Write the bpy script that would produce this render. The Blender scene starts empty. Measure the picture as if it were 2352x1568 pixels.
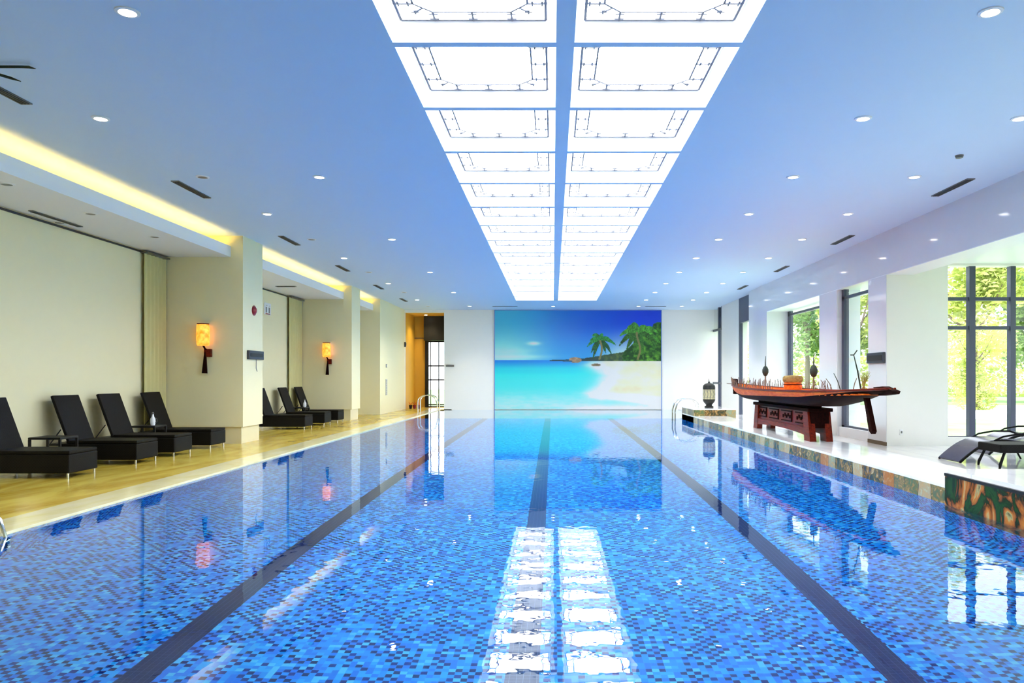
import bpy, bmesh, math, random
import numpy as np
from mathutils import Vector, Matrix
PI = math.pi
C = bpy.context.scene.collection
F = 1750.0            # focal length in pixels of the 2352 px wide frame
EYE = 1.25            # camera height above the pool deck
CZ = 3.93             # main ceiling height
CH = CZ - EYE
WZ = -0.02            # water level
FW = 30.1             # far wall
rnd = random.Random(7)

# ------------------------------------------------------------------ helpers
class MB:
    def __init__(s): s.bm = bmesh.new()
    def box(s, x0, x1, y0, y1, z0, z1, bevel=0):
        m = Matrix.Translation(((x0+x1)/2, (y0+y1)/2, (z0+z1)/2)) @ Matrix.Diagonal((abs(x1-x0), abs(y1-y0), abs(z1-z0), 1))
        r = bmesh.ops.create_cube(s.bm, size=1, matrix=m)
        if bevel:
            es = list({e for v in r['verts'] for e in v.link_edges})
            bmesh.ops.bevel(s.bm, geom=es, offset=bevel, segments=2, affect='EDGES', profile=0.5)
        return s
    def quad(s, *p):
        s.bm.faces.new([s.bm.verts.new(q) for q in p]); return s
    def ring(s, c, u, v, r, n):
        return [s.bm.verts.new(c + u*(r*math.cos(2*PI*i/n)) + v*(r*math.sin(2*PI*i/n))) for i in range(n)]
    def tube(s, pts, r, n=8, closed=False, flat=1.0):
        pts = [Vector(p) for p in pts]; N = len(pts)
        rs = r if isinstance(r, (list, tuple)) else [r]*N
        rings = []; ref = None
        for i, p in enumerate(pts):
            a = pts[(i-1) % N] if (closed or i > 0) else p
            b = pts[(i+1) % N] if (closed or i < N-1) else p
            t = (b-a).normalized()
            if ref is None:
                ref = Vector((0, 0, 1)) if abs(t.z) < .9 else Vector((1, 0, 0))
            u = (ref - t*ref.dot(t)).normalized(); w = t.cross(u); ref = u
            rings.append(s.ring(p, u*flat, w, rs[i], n))
        M = N if closed else N-1
        for i in range(M):
            A, B = rings[i], rings[(i+1) % N]
            for j in range(n):
                s.bm.faces.new((A[j], A[(j+1) % n], B[(j+1) % n], B[j]))
        if not closed:
            s.bm.faces.new(rings[0][::-1]); s.bm.faces.new(rings[-1])
        return s
    def lathe(s, prof, c=(0, 0, 0), n=24, axis='z', a0=0, a1=2*PI):
        c = Vector(c); full = abs(a1-a0-2*PI) < 1e-6
        m = n if full else n+1
        rings = []
        for r, z in prof:
            R = []
            for i in range(m):
                a = a0 + (a1-a0)*i/n
                R.append(s.bm.verts.new(c + Vector((r*math.cos(a), r*math.sin(a), z))))
            rings.append(R)
        for A, B in zip(rings, rings[1:]):
            for j in range(m if full else m-1):
                s.bm.faces.new((A[j], A[(j+1) % m], B[(j+1) % m], B[j]))
        if prof[0][0] > 1e-4: s.bm.faces.new(rings[0][::-1])
        if prof[-1][0] > 1e-4: s.bm.faces.new(rings[-1])
        return s
    def prism(s, poly, axis, a, b):
        """poly: 2-D outline extruded along an axis from a to b"""
        def P(q, w):
            return {'x': (w, q[0], q[1]), 'y': (q[0], w, q[1]), 'z': (q[0], q[1], w)}[axis]
        A = [s.bm.verts.new(P(q, a)) for q in poly]; B = [s.bm.verts.new(P(q, b)) for q in poly]
        s.bm.faces.new(A); s.bm.faces.new(B[::-1])
        for i in range(len(poly)):
            j = (i+1) % len(poly)
            s.bm.faces.new((A[i], B[i], B[j], A[j]))
        return s
    def ribbon(s, prof, y0, y1, t):
        """sheet with thickness following an (x, z) profile, from y0 to y1"""
        up = []; dn = []
        for i, (x, z) in enumerate(prof):
            a = prof[max(i-1, 0)]; b = prof[min(i+1, len(prof)-1)]
            d = Vector((b[0]-a[0], b[1]-a[1])).normalized(); nrm = Vector((-d.y, d.x))*t/2
            up.append((x+nrm.x, z+nrm.y)); dn.append((x-nrm.x, z-nrm.y))
        n = len(prof); bm = s.bm
        V = [[bm.verts.new((p[0], y, p[1])) for p in L] for y in (y0, y1) for L in (up, dn)]
        for i in range(n-1):
            bm.faces.new((V[0][i], V[0][i+1], V[2][i+1], V[2][i]))
            bm.faces.new((V[1][i], V[3][i], V[3][i+1], V[1][i+1]))
            bm.faces.new((V[0][i], V[1][i], V[1][i+1], V[0][i+1]))
            bm.faces.new((V[2][i], V[2][i+1], V[3][i+1], V[3][i]))
        bm.faces.new((V[0][0], V[2][0], V[3][0], V[1][0]))
        bm.faces.new((V[0][-1], V[1][-1], V[3][-1], V[2][-1]))
        return s
    def build(s, name, mat, parent=None, smooth=False, loc=None):
        bmesh.ops.recalc_face_normals(s.bm, faces=s.bm.faces)
        me = bpy.data.meshes.new(name); s.bm.to_mesh(me); s.bm.free()
        if smooth:
            me.polygons.foreach_set('use_smooth', [True]*len(me.polygons))
            try: me.set_sharp_from_angle(angle=math.radians(38))
            except Exception: pass
        for m in (mat if isinstance(mat, (list, tuple)) else [mat]): me.materials.append(m)
        o = bpy.data.objects.new(name, me); C.objects.link(o)
        if parent: o.parent = parent
        if loc: o.location = loc
        return o

def tag(o, label=None, cat=None, group=None, kind=None):
    if label: o['label'] = label
    if cat: o['category'] = cat
    if group: o['group'] = group
    if kind: o['kind'] = kind
    return o
def thing(name, label, cat, loc=(0, 0, 0), rz=0, group=None):
    o = bpy.data.objects.new(name, None); C.objects.link(o)
    o.empty_display_size = .1; o.location = loc; o.rotation_euler = (0, 0, rz)
    return tag(o, label, cat, group)
def struct(o): o['kind'] = 'structure'; return o
def dup(root, loc, label=None, rz=None):
    r = root.copy(); C.objects.link(r); r.location = loc
    if rz is not None: r.rotation_euler = (0, 0, rz)
    if label: r['label'] = label
    for ch in list(root.children):
        c = ch.copy(); C.objects.link(c); c.parent = r
        for g in ch.children:
            d = g.copy(); C.objects.link(d); d.parent = c
    return r

# ------------------------------------------------------------------ materials
def lin(r, g, b):
    f = lambda c: (c/255/12.92) if c/255 <= .04045 else ((c/255+.055)/1.055)**2.4
    return (f(r), f(g), f(b), 1)
class NT:
    def __init__(s, name):
        s.m = bpy.data.materials.new(name); s.m.use_nodes = True
        s.t = s.m.node_tree; s.t.nodes.clear()
        s.out = s.n('ShaderNodeOutputMaterial')
    def n(s, kind, **kw):
        nd = s.t.nodes.new(kind)
        for k, v in kw.items():
            if k in nd.inputs: nd.inputs[k].default_value = v
            else: setattr(nd, k, v)
        return nd
    def l(s, a, b): s.t.links.new(a, b)
    def math(s, op, a, b=None, c=None):
        nd = s.n('ShaderNodeMath', operation=op)
        for i, v in enumerate((a, b, c)):
            if v is None: continue
            if isinstance(v, (int, float)): nd.inputs[i].default_value = v
            else: s.l(v, nd.inputs[i])
        return nd.outputs[0]
    def mix(s, fac, a, b):
        nd = s.n('ShaderNodeMix', data_type='RGBA')
        for i, v in ((0, fac), (6, a), (7, b)):
            if isinstance(v, (int, float, tuple)): nd.inputs[i].default_value = v
            else: s.l(v, nd.inputs[i])
        return nd.outputs[2]
    def ramp(s, fac, stops, interp='LINEAR'):
        nd = s.n('ShaderNodeValToRGB'); nd.color_ramp.interpolation = interp
        el = nd.color_ramp.elements
        while len(el) < len(stops): el.new(.5)
        for e, (p, c) in zip(el, stops): e.position = p; e.color = c
        s.l(fac, nd.inputs[0]); return nd.outputs[0]
    def pos(s):
        g = s.n('ShaderNodeNewGeometry'); return g.outputs['Position']
    def xyz(s, v):
        nd = s.n('ShaderNodeSeparateXYZ'); s.l(v, nd.inputs[0]); return nd.outputs
    def noise(s, vec, scale, detail=3, rough=.5, dim='3D'):
        nd = s.n('ShaderNodeTexNoise', noise_dimensions=dim); nd.inputs['Scale'].default_value = scale
        nd.inputs['Detail'].default_value = detail; nd.inputs['Roughness'].default_value = rough
        if vec is not None: s.l(vec, nd.inputs['Vector'])
        return nd
    def pbr(s, col, rough=.5, metal=0, spec=.5, bump=None, emis=None, estr=0, coat=0):
        b = s.n('ShaderNodeBsdfPrincipled')
        if isinstance(col, tuple): b.inputs['Base Color'].default_value = col
        else: s.l(col, b.inputs['Base Color'])
        if isinstance(rough, (int, float)): b.inputs['Roughness'].default_value = rough
        else: s.l(rough, b.inputs['Roughness'])
        b.inputs['Metallic'].default_value = metal
        b.inputs['Specular IOR Level'].default_value = spec
        b.inputs['Coat Weight'].default_value = coat; b.inputs['Coat Roughness'].default_value = .03
        if emis: b.inputs['Emission Color'].default_value = emis; b.inputs['Emission Strength'].default_value = estr
        if bump is not None: s.l(bump, b.inputs['Normal'])
        s.l(b.outputs[0], s.out.inputs[0]); return s.m
    def bump(s, h, strength, dist=.01):
        nd = s.n('ShaderNodeBump'); nd.inputs['Strength'].default_value = strength
        nd.inputs['Distance'].default_value = dist; s.l(h, nd.inputs['Height']); return nd.outputs[0]
def plain(name, rgb, rough=.5, metal=0, spec=.5, var=.06, scale=6, coat=0):
    t = NT(name); c = lin(*rgb)
    d = tuple(x*(1-var) for x in c[:3])+(1,)
    nz = t.noise(t.pos(), scale, 4)
    return t.pbr(t.mix(nz.outputs[0], c, d), rough, metal, spec, coat=coat)
def emit(name, rgb, s):
    t = NT(name); e = t.n('ShaderNodeEmission'); e.inputs[0].default_value = rgb if max(rgb) <= 1.01 else lin(*rgb)
    e.inputs[1].default_value = s; t.l(e.outputs[0], t.out.inputs[0]); return t.m

M = {}
M['ceil'] = plain('ceiling_pool_bounce_tint', (208, 230, 253), .6, var=.02)  # blue in the colour stands in for light bounced up from the pool
M['wall_l'] = plain('cream_plaster', (246, 238, 196), .55, var=.03)
M['wall_w'] = plain('white_plaster', (242, 241, 236), .5, var=.02)
M['wall_r'] = plain('polished_white_stone', (233, 234, 238), .08, var=.03, spec=.35)
M['plinth'] = plain('cream_stone_plinth', (236, 226, 184), .25, var=.05)
M['white'] = plain('white_paint', (244, 246, 250), .5, var=.01)
M['frame'] = plain('dark_window_frame', (62, 68, 92), .4, var=.05)
M['black'] = plain('black_matte', (9, 8, 10), .5, var=.2)
M['wicker'] = None
M['chrome'] = plain('chrome', (225, 225, 225), .12, metal=1, var=.02)
M['vent'] = plain('dark_vent', (52, 54, 62), .6, var=.1)
M['red'] = plain('red_plastic', (150, 14, 40), .35)
M['ochre'] = plain('ochre_wall', (228, 178, 62), .6, var=.05)
M['board'] = plain('dark_board', (52, 52, 66), .35)
M['steel'] = plain('grey_metal', (120, 120, 120), .35, metal=.6)

def wicker():
    t = NT('black_wicker'); p = t.pos(); x, y, z = t.xyz(p)
    w = t.n('ShaderNodeTexChecker'); w.inputs['Scale'].default_value = 55; t.l(p, w.inputs[0])
    c = t.mix(w.outputs['Fac'], lin(3, 3, 4), lin(12, 9, 11))
    return t.pbr(c, .6, spec=.18, bump=t.bump(w.outputs['Fac'], .5, .004))
M['wicker'] = wicker()

def marble(name, base, vein, scale, rough, spec=.5, tile=None, dark=None):
    t = NT(name); p = t.pos()
    mp = t.n('ShaderNodeMapping'); mp.inputs['Scale'].default_value = (1, .35, 1); t.l(p, mp.inputs[0])
    n1 = t.noise(mp.outputs[0], scale, 8, .62); n1.inputs['Distortion'].default_value = 1.2
    c = t.ramp(n1.outputs[0], [(.3, vein), (.62, base)])
    if tile:
        x, y, z = t.xyz(p)
        gx = t.math('LESS_THAN', t.math('FRACT', t.math('DIVIDE', x, tile)), .008)
        gy = t.math('LESS_THAN', t.math('FRACT', t.math('DIVIDE', y, tile)), .008)
        c = t.mix(t.math('MULTIPLY', t.math('MAXIMUM', gx, gy), .6), c, dark)
    return t.pbr(c, rough, spec=spec)
M['deck_l'] = marble('golden_marble', lin(226, 202, 92), lin(176, 134, 14), 1.6, .2, .35, 1.2, lin(150, 130, 70))
M['coping'] = marble('pale_coping_stone', lin(240, 232, 190), lin(226, 212, 140), 2, .12)
M['deck_r'] = marble('white_marble', lin(246, 246, 246), lin(226, 226, 232), 1.3, .07, .5, 1.2, lin(190, 190, 196))

def mosaic():
    """blue mosaic tile with dark lane lines along the pool"""
    t = NT('blue_mosaic'); p = t.pos(); x, y, z = t.xyz(p)
    u = t.math('DIVIDE', t.math('ADD', x, t.math('MULTIPLY', z, .9)), .037)
    v = t.math('DIVIDE', t.math('ADD', y, t.math('MULTIPLY', z, .37)), .037)
    cu, cv = t.math('FLOOR', u), t.math('FLOOR', v)
    cmb = t.n('ShaderNodeCombineXYZ'); t.l(cu, cmb.inputs[0]); t.l(cv, cmb.inputs[1])
    wn = t.n('ShaderNodeTexWhiteNoise', noise_dimensions='2D'); t.l(cmb.outputs[0], wn.inputs['Vector'])
    par = t.math('MODULO', t.math('ABSOLUTE', t.math('ADD', cu, cv)), 2.0)
    col = t.ramp(wn.outputs['Value'], [(0, lin(20, 136, 240)), (.3, lin(26, 164, 248)), (.62, lin(48, 190, 254)), (.88, lin(100, 220, 255))], 'CONSTANT')
    wn2 = t.n('ShaderNodeTexWhiteNoise', noise_dimensions='3D'); t.l(cmb.outputs[0], wn2.inputs['Vector']); cmb.inputs[2].default_value = 3.7
    dk = t.math('MULTIPLY', par, t.math('LESS_THAN', wn2.outputs['Value'], .52))
    dcol = t.mix(wn.outputs['Value'], lin(4, 10, 96), lin(8, 40, 150))
    col = t.mix(dk, col, dcol)
    gr = t.math('MAXIMUM', t.math('LESS_THAN', t.math('FRACT', u), .07), t.math('LESS_THAN', t.math('FRACT', v), .05))
    col = t.mix(t.math('MULTIPLY', gr, .35), col, lin(90, 170, 240))
    def lane(cx):
        return t.math('LESS_THAN', t.math('ABSOLUTE', t.math('SUBTRACT', x, cx)), .0925)
    L = t.math('MAXIMUM', t.math('MAXIMUM', lane(LANES[0]), lane(LANES[1])), lane(LANES[2]))
    under = t.math('LESS_THAN', z, FZ+.05)
    L = t.math('MULTIPLY', L, under)
    lc = t.mix(t.math('MULTIPLY', gr, .55), lin(22, 26, 86), lin(110, 120, 170))
    return t.pbr(t.mix(L, col, lc), .35)
FZ = -.89
LANES = (-2.18, -.165, 1.845)
M['mosaic'] = mosaic()

def stoneband(name, seed=0):
    """rust, olive and grey-green slate slips set upright"""
    t = NT(name); p = t.pos(); x, y, z = t.xyz(p)
    s = t.math('ADD', t.math('ADD', x, y), seed)
    nz = t.noise(p, 2.3, 3)
    ss = t.math('ADD', s, t.math('MULTIPLY', nz.outputs[0], .25))
    cell = t.math('FLOOR', t.math('DIVIDE', ss, .30))
    cm = t.n('ShaderNodeCombineXYZ'); t.l(cell, cm.inputs[0])
    wn = t.n('ShaderNodeTexWhiteNoise', noise_dimensions='2D'); t.l(cm.outputs[0], wn.inputs['Vector'])
    base = t.ramp(wn.outputs['Value'], [(0, lin(26, 66, 36)), (.3, lin(84, 110, 70)), (.45, lin(176, 108, 30)), (.6, lin(150, 160, 128)), (.75, lin(24, 44, 26)), (.88, lin(190, 186, 150))], 'CONSTANT')
    n2 = t.noise(p, 9, 6, .7); n2.inputs['Distortion'].default_value = 1.6
    f = t.ramp(n2.outputs[0], [(.35, (0, 0, 0, 1)), (.68, (1, 1, 1, 1))])
    base = t.mix(f, base, t.ramp(n2.outputs[0], [(.4, lin(30, 50, 26)), (.55, lin(170, 120, 50)), (.75, lin(205, 196, 150))]))
    ln = t.math('LESS_THAN', t.math('FRACT', t.math('DIVIDE', ss, .30)), .03)
    base = t.mix(ln, base, lin(40, 44, 34))
    return t.pbr(base, .22, bump=t.bump(n2.outputs[0], .4, .01))
M['stone'] = stoneband('slate_cladding')

def slate_dark():
    t = NT('polished_dark_green_slate'); p = t.pos()
    mp = t.n('ShaderNodeMapping'); mp.inputs['Scale'].default_value = (1, 1, .8); t.l(p, mp.inputs[0])
    n2 = t.noise(mp.outputs[0], 2.6, 6, .6); n2.inputs['Distortion'].default_value = 1.3
    c = t.ramp(n2.outputs[0], [(.34, lin(5, 16, 6)), (.43, lin(28, 74, 22)), (.49, lin(8, 22, 8)), (.54, lin(150, 82, 20)), (.60, lin(186, 118, 40)), (.63, lin(170, 164, 110)), (.67, lin(16, 30, 12))])
    return t.pbr(c, .3, spec=.2)
M['slate'] = slate_dark()

def wood(name, a, b, rough=.28, scale=7, spec=.15, coat=0.0):
    t = NT(name); p = t.n('ShaderNodeTexCoord').outputs['Object']
    mp = t.n('ShaderNodeMapping'); mp.inputs['Scale'].default_value = (4, .5, 4); t.l(p, mp.inputs[0])
    n = t.noise(mp.outputs[0], scale, 6, .6); n.inputs['Distortion'].default_value = .8
    return t.pbr(t.ramp(n.outputs[0], [(.3, a), (.7, b)]), rough, spec=spec, coat=coat)
M['wood_red'] = wood('red_lacquered_wood', lin(54, 8, 5), lin(124, 32, 10), .4)
M['wood_orange'] = wood('orange_varnished_wood', lin(204, 70, 10), lin(244, 128, 40), .5)
M['wood_dark'] = wood('dark_hull_wood', lin(10, 3, 3), lin(38, 9, 6), .6, spec=.03)
M['straw'] = wood('woven_straw', lin(120, 96, 50), lin(176, 150, 96), .8)
M['rod'] = plain('weathered_rod', (110, 84, 66), .6)
M['twine'] = plain('dark_green_twine', (40, 52, 44), .7)

def water():
    t = NT('pool_water'); p = t.pos()
    mp = t.n('ShaderNodeMapping'); mp.inputs['Scale'].default_value = (1, .8, 1); t.l(p, mp.inputs[0])
    n1 = t.noise(mp.outputs[0], 7.5, 2, .45); n2 = t.noise(mp.outputs[0], 1.3, 1)
    h = t.math('ADD', n1.outputs[0], t.math('MULTIPLY', n2.outputs[0], 1.0))
    b = t.bump(h, 1.0, WAVE)
    fr = t.n('ShaderNodeFresnel', IOR=1.33); t.l(b, fr.inputs['Normal'])
    if REFRACT:
        r = t.n('ShaderNodeBsdfRefraction', IOR=1.33); r.inputs['Roughness'].default_value = 0; t.l(b, r.inputs['Normal'])
        r.inputs[0].default_value = (.74, .91, 1, 1)
    else:
        r = t.n('ShaderNodeBsdfTransparent'); r.inputs[0].default_value = (.86, .95, 1, 1)
    g = t.n('ShaderNodeBsdfGlossy'); g.inputs['Roughness'].default_value = 0.0; t.l(b, g.inputs['Normal'])
    g.inputs[0].default_value = (.9, .95, 1, 1)
    mx = t.n('ShaderNodeMixShader'); t.l(fr.outputs[0], mx.inputs[0]); t.l(r.outputs[0], mx.inputs[1]); t.l(g.outputs[0], mx.inputs[2])
    t.l(mx.outputs[0], t.out.inputs[0]); return t.m
REFRACT = True
WAVE = .0007
M['water'] = water()
def glass():
    t = NT('clear_window_glass'); fr = t.n('ShaderNodeFresnel', IOR=1.45); bk = t.n('ShaderNodeNewGeometry').outputs['Backfacing']
    fac = t.math('MULTIPLY', fr.outputs[0], t.math('SUBTRACT', 1.0, bk))
    r = t.n('ShaderNodeBsdfTransparent'); g = t.n('ShaderNodeBsdfGlossy'); g.inputs['Roughness'].default_value = 0
    mx = t.n('ShaderNodeMixShader'); t.l(fac, mx.inputs[0]); t.l(r.outputs[0], mx.inputs[1]); t.l(g.outputs[0], mx.inputs[2])
    t.l(mx.outputs[0], t.out.inputs[0]); return t.m
M['glass'] = glass()
PANEL_L = 6.0
M['panel'] = emit('backlit_panel', (.93, .98, 1, 1), PANEL_L)
M['lamp'] = emit('downlight_lens', (1, .97, .9, 1), 12)
M['cove'] = emit('warm_led_strip', (1, .62, .13, 1), 10)
M['shade'] = None
def shade():
    t = NT('orange_lamp_shade'); p = t.n('ShaderNodeTexCoord').outputs['Object']; x, y, z = t.xyz(p)
    n = t.noise(p, 14, 4)
    c = t.ramp(n.outputs[0], [(.3, lin(236, 120, 20)), (.7, lin(255, 176, 70))])
    b = t.n('ShaderNodeBsdfPrincipled'); t.l(c, b.inputs['Base Color']); t.l(c, b.inputs['Emission Color'])
    b.inputs['Emission Strength'].default_value = .75; t.l(b.outputs[0], t.out.inputs[0]); return t.m
M['shade'] = shade()
M['lattice'] = plain('grey_lattice', (118, 120, 134), .5)
def leafmat(name, a, b):
    t = NT(name); n = t.noise(t.pos(), .9, 4)
    c = t.ramp(n.outputs[0], [(.3, lin(*a)), (.7, lin(*b))])
    d = t.n('ShaderNodeBsdfDiffuse'); t.l(c, d.inputs[0])
    tr = t.n('ShaderNodeBsdfTranslucent'); t.l(c, tr.inputs[0])
    mx = t.n('ShaderNodeMixShader'); mx.inputs[0].default_value = .4
    t.l(d.outputs[0], mx.inputs[1]); t.l(tr.outputs[0], mx.inputs[2]); t.l(mx.outputs[0], t.out.inputs[0]); return t.m
M['leaf_y'] = leafmat('yellow_green_leaves', (172, 190, 88), (222, 226, 150))
M['leaf_g'] = leafmat('green_leaves', (110, 150, 84), (176, 198, 128))
M['bark'] = plain('bark', (120, 104, 84), .9)
M['grass'] = leafmat('lawn_grass', (150, 196, 128), (190, 222, 166))
M['path'] = plain('pale_path', (236, 234, 226), .8)

# ------------------------------------------------------------------ shell
XL, XR = -4.42, 3.95            # pool edges
PX = -5.86                      # pool-side plane of the left piers
BW = -7.37                      # back wall of the left bays
RX = 6.1                        # right wall plane
Y0 = -3.0                       # room behind the camera
RE = 23.7                       # far end of the raised right edge

# floors
struct(MB().box(BW-.2, XL-.42, Y0, FW, -.3, 0).build('floor', M['deck_l']))
struct(MB().box(XL-.42, XL, Y0, FW, -.3, .004).box(XL-.42, 5.0, Y0, 1.2, -.3, .003).build('floor_coping', M['coping']))
f = MB().box(4.85, 10.6, Y0, 14.0, -.3, 0).box(4.85, 6.9, 14.0, RE, -.3, 0).box(4.95, 6.9, RE, FW, -.3, 0)
struct(f.build('floor_right', M['deck_r']))
struct(MB().box(5.0, 10.6, Y0, 1.2, -.3, .002).build('floor_near', M['deck_r']))
# basin
b = MB()
b.box(XL-.1, 5.1, 1.0, FW+.1, FZ-.2, FZ)
b.box(XL-.15, XL+.001, 1.2, FW, FZ, -.03)
b.box(XR-.001, XR+.2, 1.2, RE, FZ, -.03)
b.box(4.95, 5.1, RE, FW, FZ, -.03)
b.box(XR, 5.1, RE-.2, RE, FZ, -.05)
b.box(XL, XR, 1.0, 1.2, FZ, -.03)
b.box(XL, 5.0, FW-.01, FW+.2, FZ, -.03)
struct(b.build('pool_basin', M['mosaic']))
w = MB()
w.quad((XL, 1.2, WZ), (XR, 1.2, WZ), (XR, RE, WZ), (XL, RE, WZ))
w.quad((XL, RE, WZ), (4.95, RE, WZ), (4.95, FW, WZ), (XL, FW, WZ))
bmesh.ops.remove_doubles(w.bm, verts=w.bm.verts, dist=1e-4)
tag(w.build('pool_water', M['water']), 'clear rippling blue pool water mirroring skylight, mural and windows', 'water', kind='stuff')

# raised right edge: white top, slate face
e = MB().box(XR, 4.85, 7.64, RE-.35, -.3, .14)
struct(e.build('pool_edge_cladding', M['stone']))
struct(MB().box(XR+.0, 4.87, 7.64, RE-.5, .14, .172).build('pool_edge_top', M['deck_r']))
# rounded low platform at the far end
pl = []
for i in range(9):
    a = PI/2*i/8
    pl.append((XR+.42-.42*math.sin(a)*1.0, RE-.42+.42*math.cos(a)))
outline = pl + [(XR, 21.4), (5.14, 21.4), (5.14, RE)]
struct(MB().prism(outline, 'z', -.3, .345).build('platform_cladding', M['stone']))
struct(MB().prism([(p[0], p[1]) for p in outline], 'z', .345, .362).build('platform_top', M['deck_r']))
# near block
struct(MB().box(3.93, 5.0, 1.2, 7.64, -.35, .27).build('block_cladding', M['slate']))
struct(MB().box(3.955, 5.0, 1.2, 7.63, .29, .335).build('block_top', M['deck_r']))
struct(MB().box(3.925, 5.0, 1.2, 7.645, .268, .295).build('trim_1', M['black']))

# ceiling with the skylight opening
SX0, SX1 = -415/867*CH, 490/867*CH
BX0, BX1 = .026, .172
NB0 = -1; NB1 = 15
def bar_y(n): return CH*F*(.000997+.000312*n)
SY0, SY1 = bar_y(NB0), CH*F/177.0
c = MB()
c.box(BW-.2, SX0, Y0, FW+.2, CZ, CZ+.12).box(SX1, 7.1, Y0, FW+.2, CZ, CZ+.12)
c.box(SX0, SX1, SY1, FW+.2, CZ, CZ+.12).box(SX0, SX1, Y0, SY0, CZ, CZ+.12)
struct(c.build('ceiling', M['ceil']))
# skylight frame: centre beam and cross bars
RD = .17
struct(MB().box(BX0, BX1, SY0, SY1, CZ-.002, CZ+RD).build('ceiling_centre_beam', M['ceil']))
ys = [bar_y(n) for n in range(NB0, NB1)] + [SY1]
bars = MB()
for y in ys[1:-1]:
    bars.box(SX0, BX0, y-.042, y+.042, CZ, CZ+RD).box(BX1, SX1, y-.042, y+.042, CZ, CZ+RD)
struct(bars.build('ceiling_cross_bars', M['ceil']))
# white reveals of the light wells
rv = MB()
for (a, b_) in ((SX0, BX0), (BX1, SX1)):
    for i in range(len(ys)-1):
        y0_, y1_ = ys[i]+.043, ys[i+1]-.043
        ia, ib, iy0, iy1 = a+.07, b_-.07, y0_+.07, y1_-.05
        z0_, z1_ = CZ+.004, CZ+RD
        A = [(a, y0_, z0_), (b_, y0_, z0_), (b_, y1_, z0_), (a, y1_, z0_)]
        B = [(ia, iy0, z1_), (ib, iy0, z1_), (ib, iy1, z1_), (ia, iy1, z1_)]
        for j in range(4):
            k = (j+1) % 4
            rv.quad(A[j], A[k], B[k], B[j])
struct(rv.build('ceiling_well_sides', M['white']))
# upper cap
struct(MB().box(SX0-.3, SX1+.3, SY0-.3, SY1+.3, CZ+RD+.08, CZ+RD+.2).build('ceiling_upper', M['white']))

ORD = ['nearest', 'second', 'third', 'fourth', 'fifth', 'sixth', 'seventh', 'eighth', 'ninth', 'tenth', 'eleventh', 'twelfth', 'thirteenth', 'fourteenth', 'fifteenth', 'sixteenth', 'seventeenth']
def lattice(W, L):
    """thin fretwork frame: octagonal inner line, outer line, small stepped motifs"""
    m = MB(); z = -.016; t = .007
    def bar(p, q, w=t):
        d = Vector((q[0]-p[0], q[1]-p[1])); n = Vector((-d.y, d.x)).normalized()*w
        pts = [(p[0]+n.x, p[1]+n.y), (p[0]-n.x, p[1]-n.y), (q[0]-n.x, q[1]-n.y), (q[0]+n.x, q[1]+n.y)]
        m.prism(pts, 'z', z-.008, z+.004)
    hx, hy = W/2, L/2; b = .15
    o = [(-hx+.012, -hy+.012), (hx-.012, -hy+.012), (hx-.012, hy-.012), (-hx+.012, hy-.012)]
    for i in range(4): bar(o[i], o[(i+1) % 4], .010)
    c = .13
    oc = [(-hx+b, -hy+b+c), (-hx+b+c, -hy+b), (hx-b-c, -hy+b), (hx-b, -hy+b+c), (hx-b, hy-b-c), (hx-b-c, hy-b), (-hx+b+c, hy-b), (-hx+b, hy-b-c)]
    for i in range(8): bar(oc[i], oc[(i+1) % 8])
    def motif(x, y, dx, dy):       # stepped cross between outer and inner line
        bar((x, y), (x+dx*b, y+dy*b))
        for k, s in ((.25, .035), (.75, .035)):
            px, py = x+dx*b*k, y+dy*b*k
            bar((px-dy*s, py-dx*s), (px+dy*s, py+dx*s), .006)
    for sx in (-1, 1):
        for v in (-hy+b+c, 0, hy-b-c): motif(sx*hx, v, -sx, 0)
    for sy in (-1, 1):
        for v in (-hx+b+c, 0, hx-b-c): motif(v, sy*hy, 0, -sy)
    for sx in (-1, 1):
        for sy in (-1, 1):
            X, Y = sx*(hx-b-c/2), sy*(hy-b-c/2)
            bar((X, Y), (X+sx*.07, Y+sy*.07)); bar((X+sx*.07-.03, Y+sy*.07), (X+sx*.07+.03, Y+sy*.07)); bar((X+sx*.07, Y+sy*.07-.03), (X+sx*.07, Y+sy*.07+.03))
    return m
for side, a, b_ in (('left', SX0, BX0), ('right', BX1, SX1)):
    W = b_-a-.14; proto = {}
    for i in range(len(ys)-1):
        L = ys[i+1]-ys[i]-.206; key = round(L, 3)
        cx, cy = (a+b_)/2, (ys[i]+ys[i+1])/2+.01
        lab = '%s backlit skylight panel with thin grey fretwork, %s of the centre beam' % (ORD[i] if i else 'nearest', side)
        if i: lab = 'white backlit fretwork ceiling panel, %s from the camera, %s of the centre beam' % (ORD[i], side)
        if key not in proto:
            r = thing('light_panel', lab, 'ceiling light', (cx, cy, CZ+RD), 0, 'backlit ceiling panels %s of the centre beam' % side)
            MB().box(-W/2, W/2, -L/2, L/2, 0, .02).build('diffuser', M['panel'], r)
            lattice(W, L).build('fretwork', M['lattice'], r)
            proto[key] = r
        else:
            dup(proto[key], (cx, cy, CZ+RD), lab)

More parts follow.
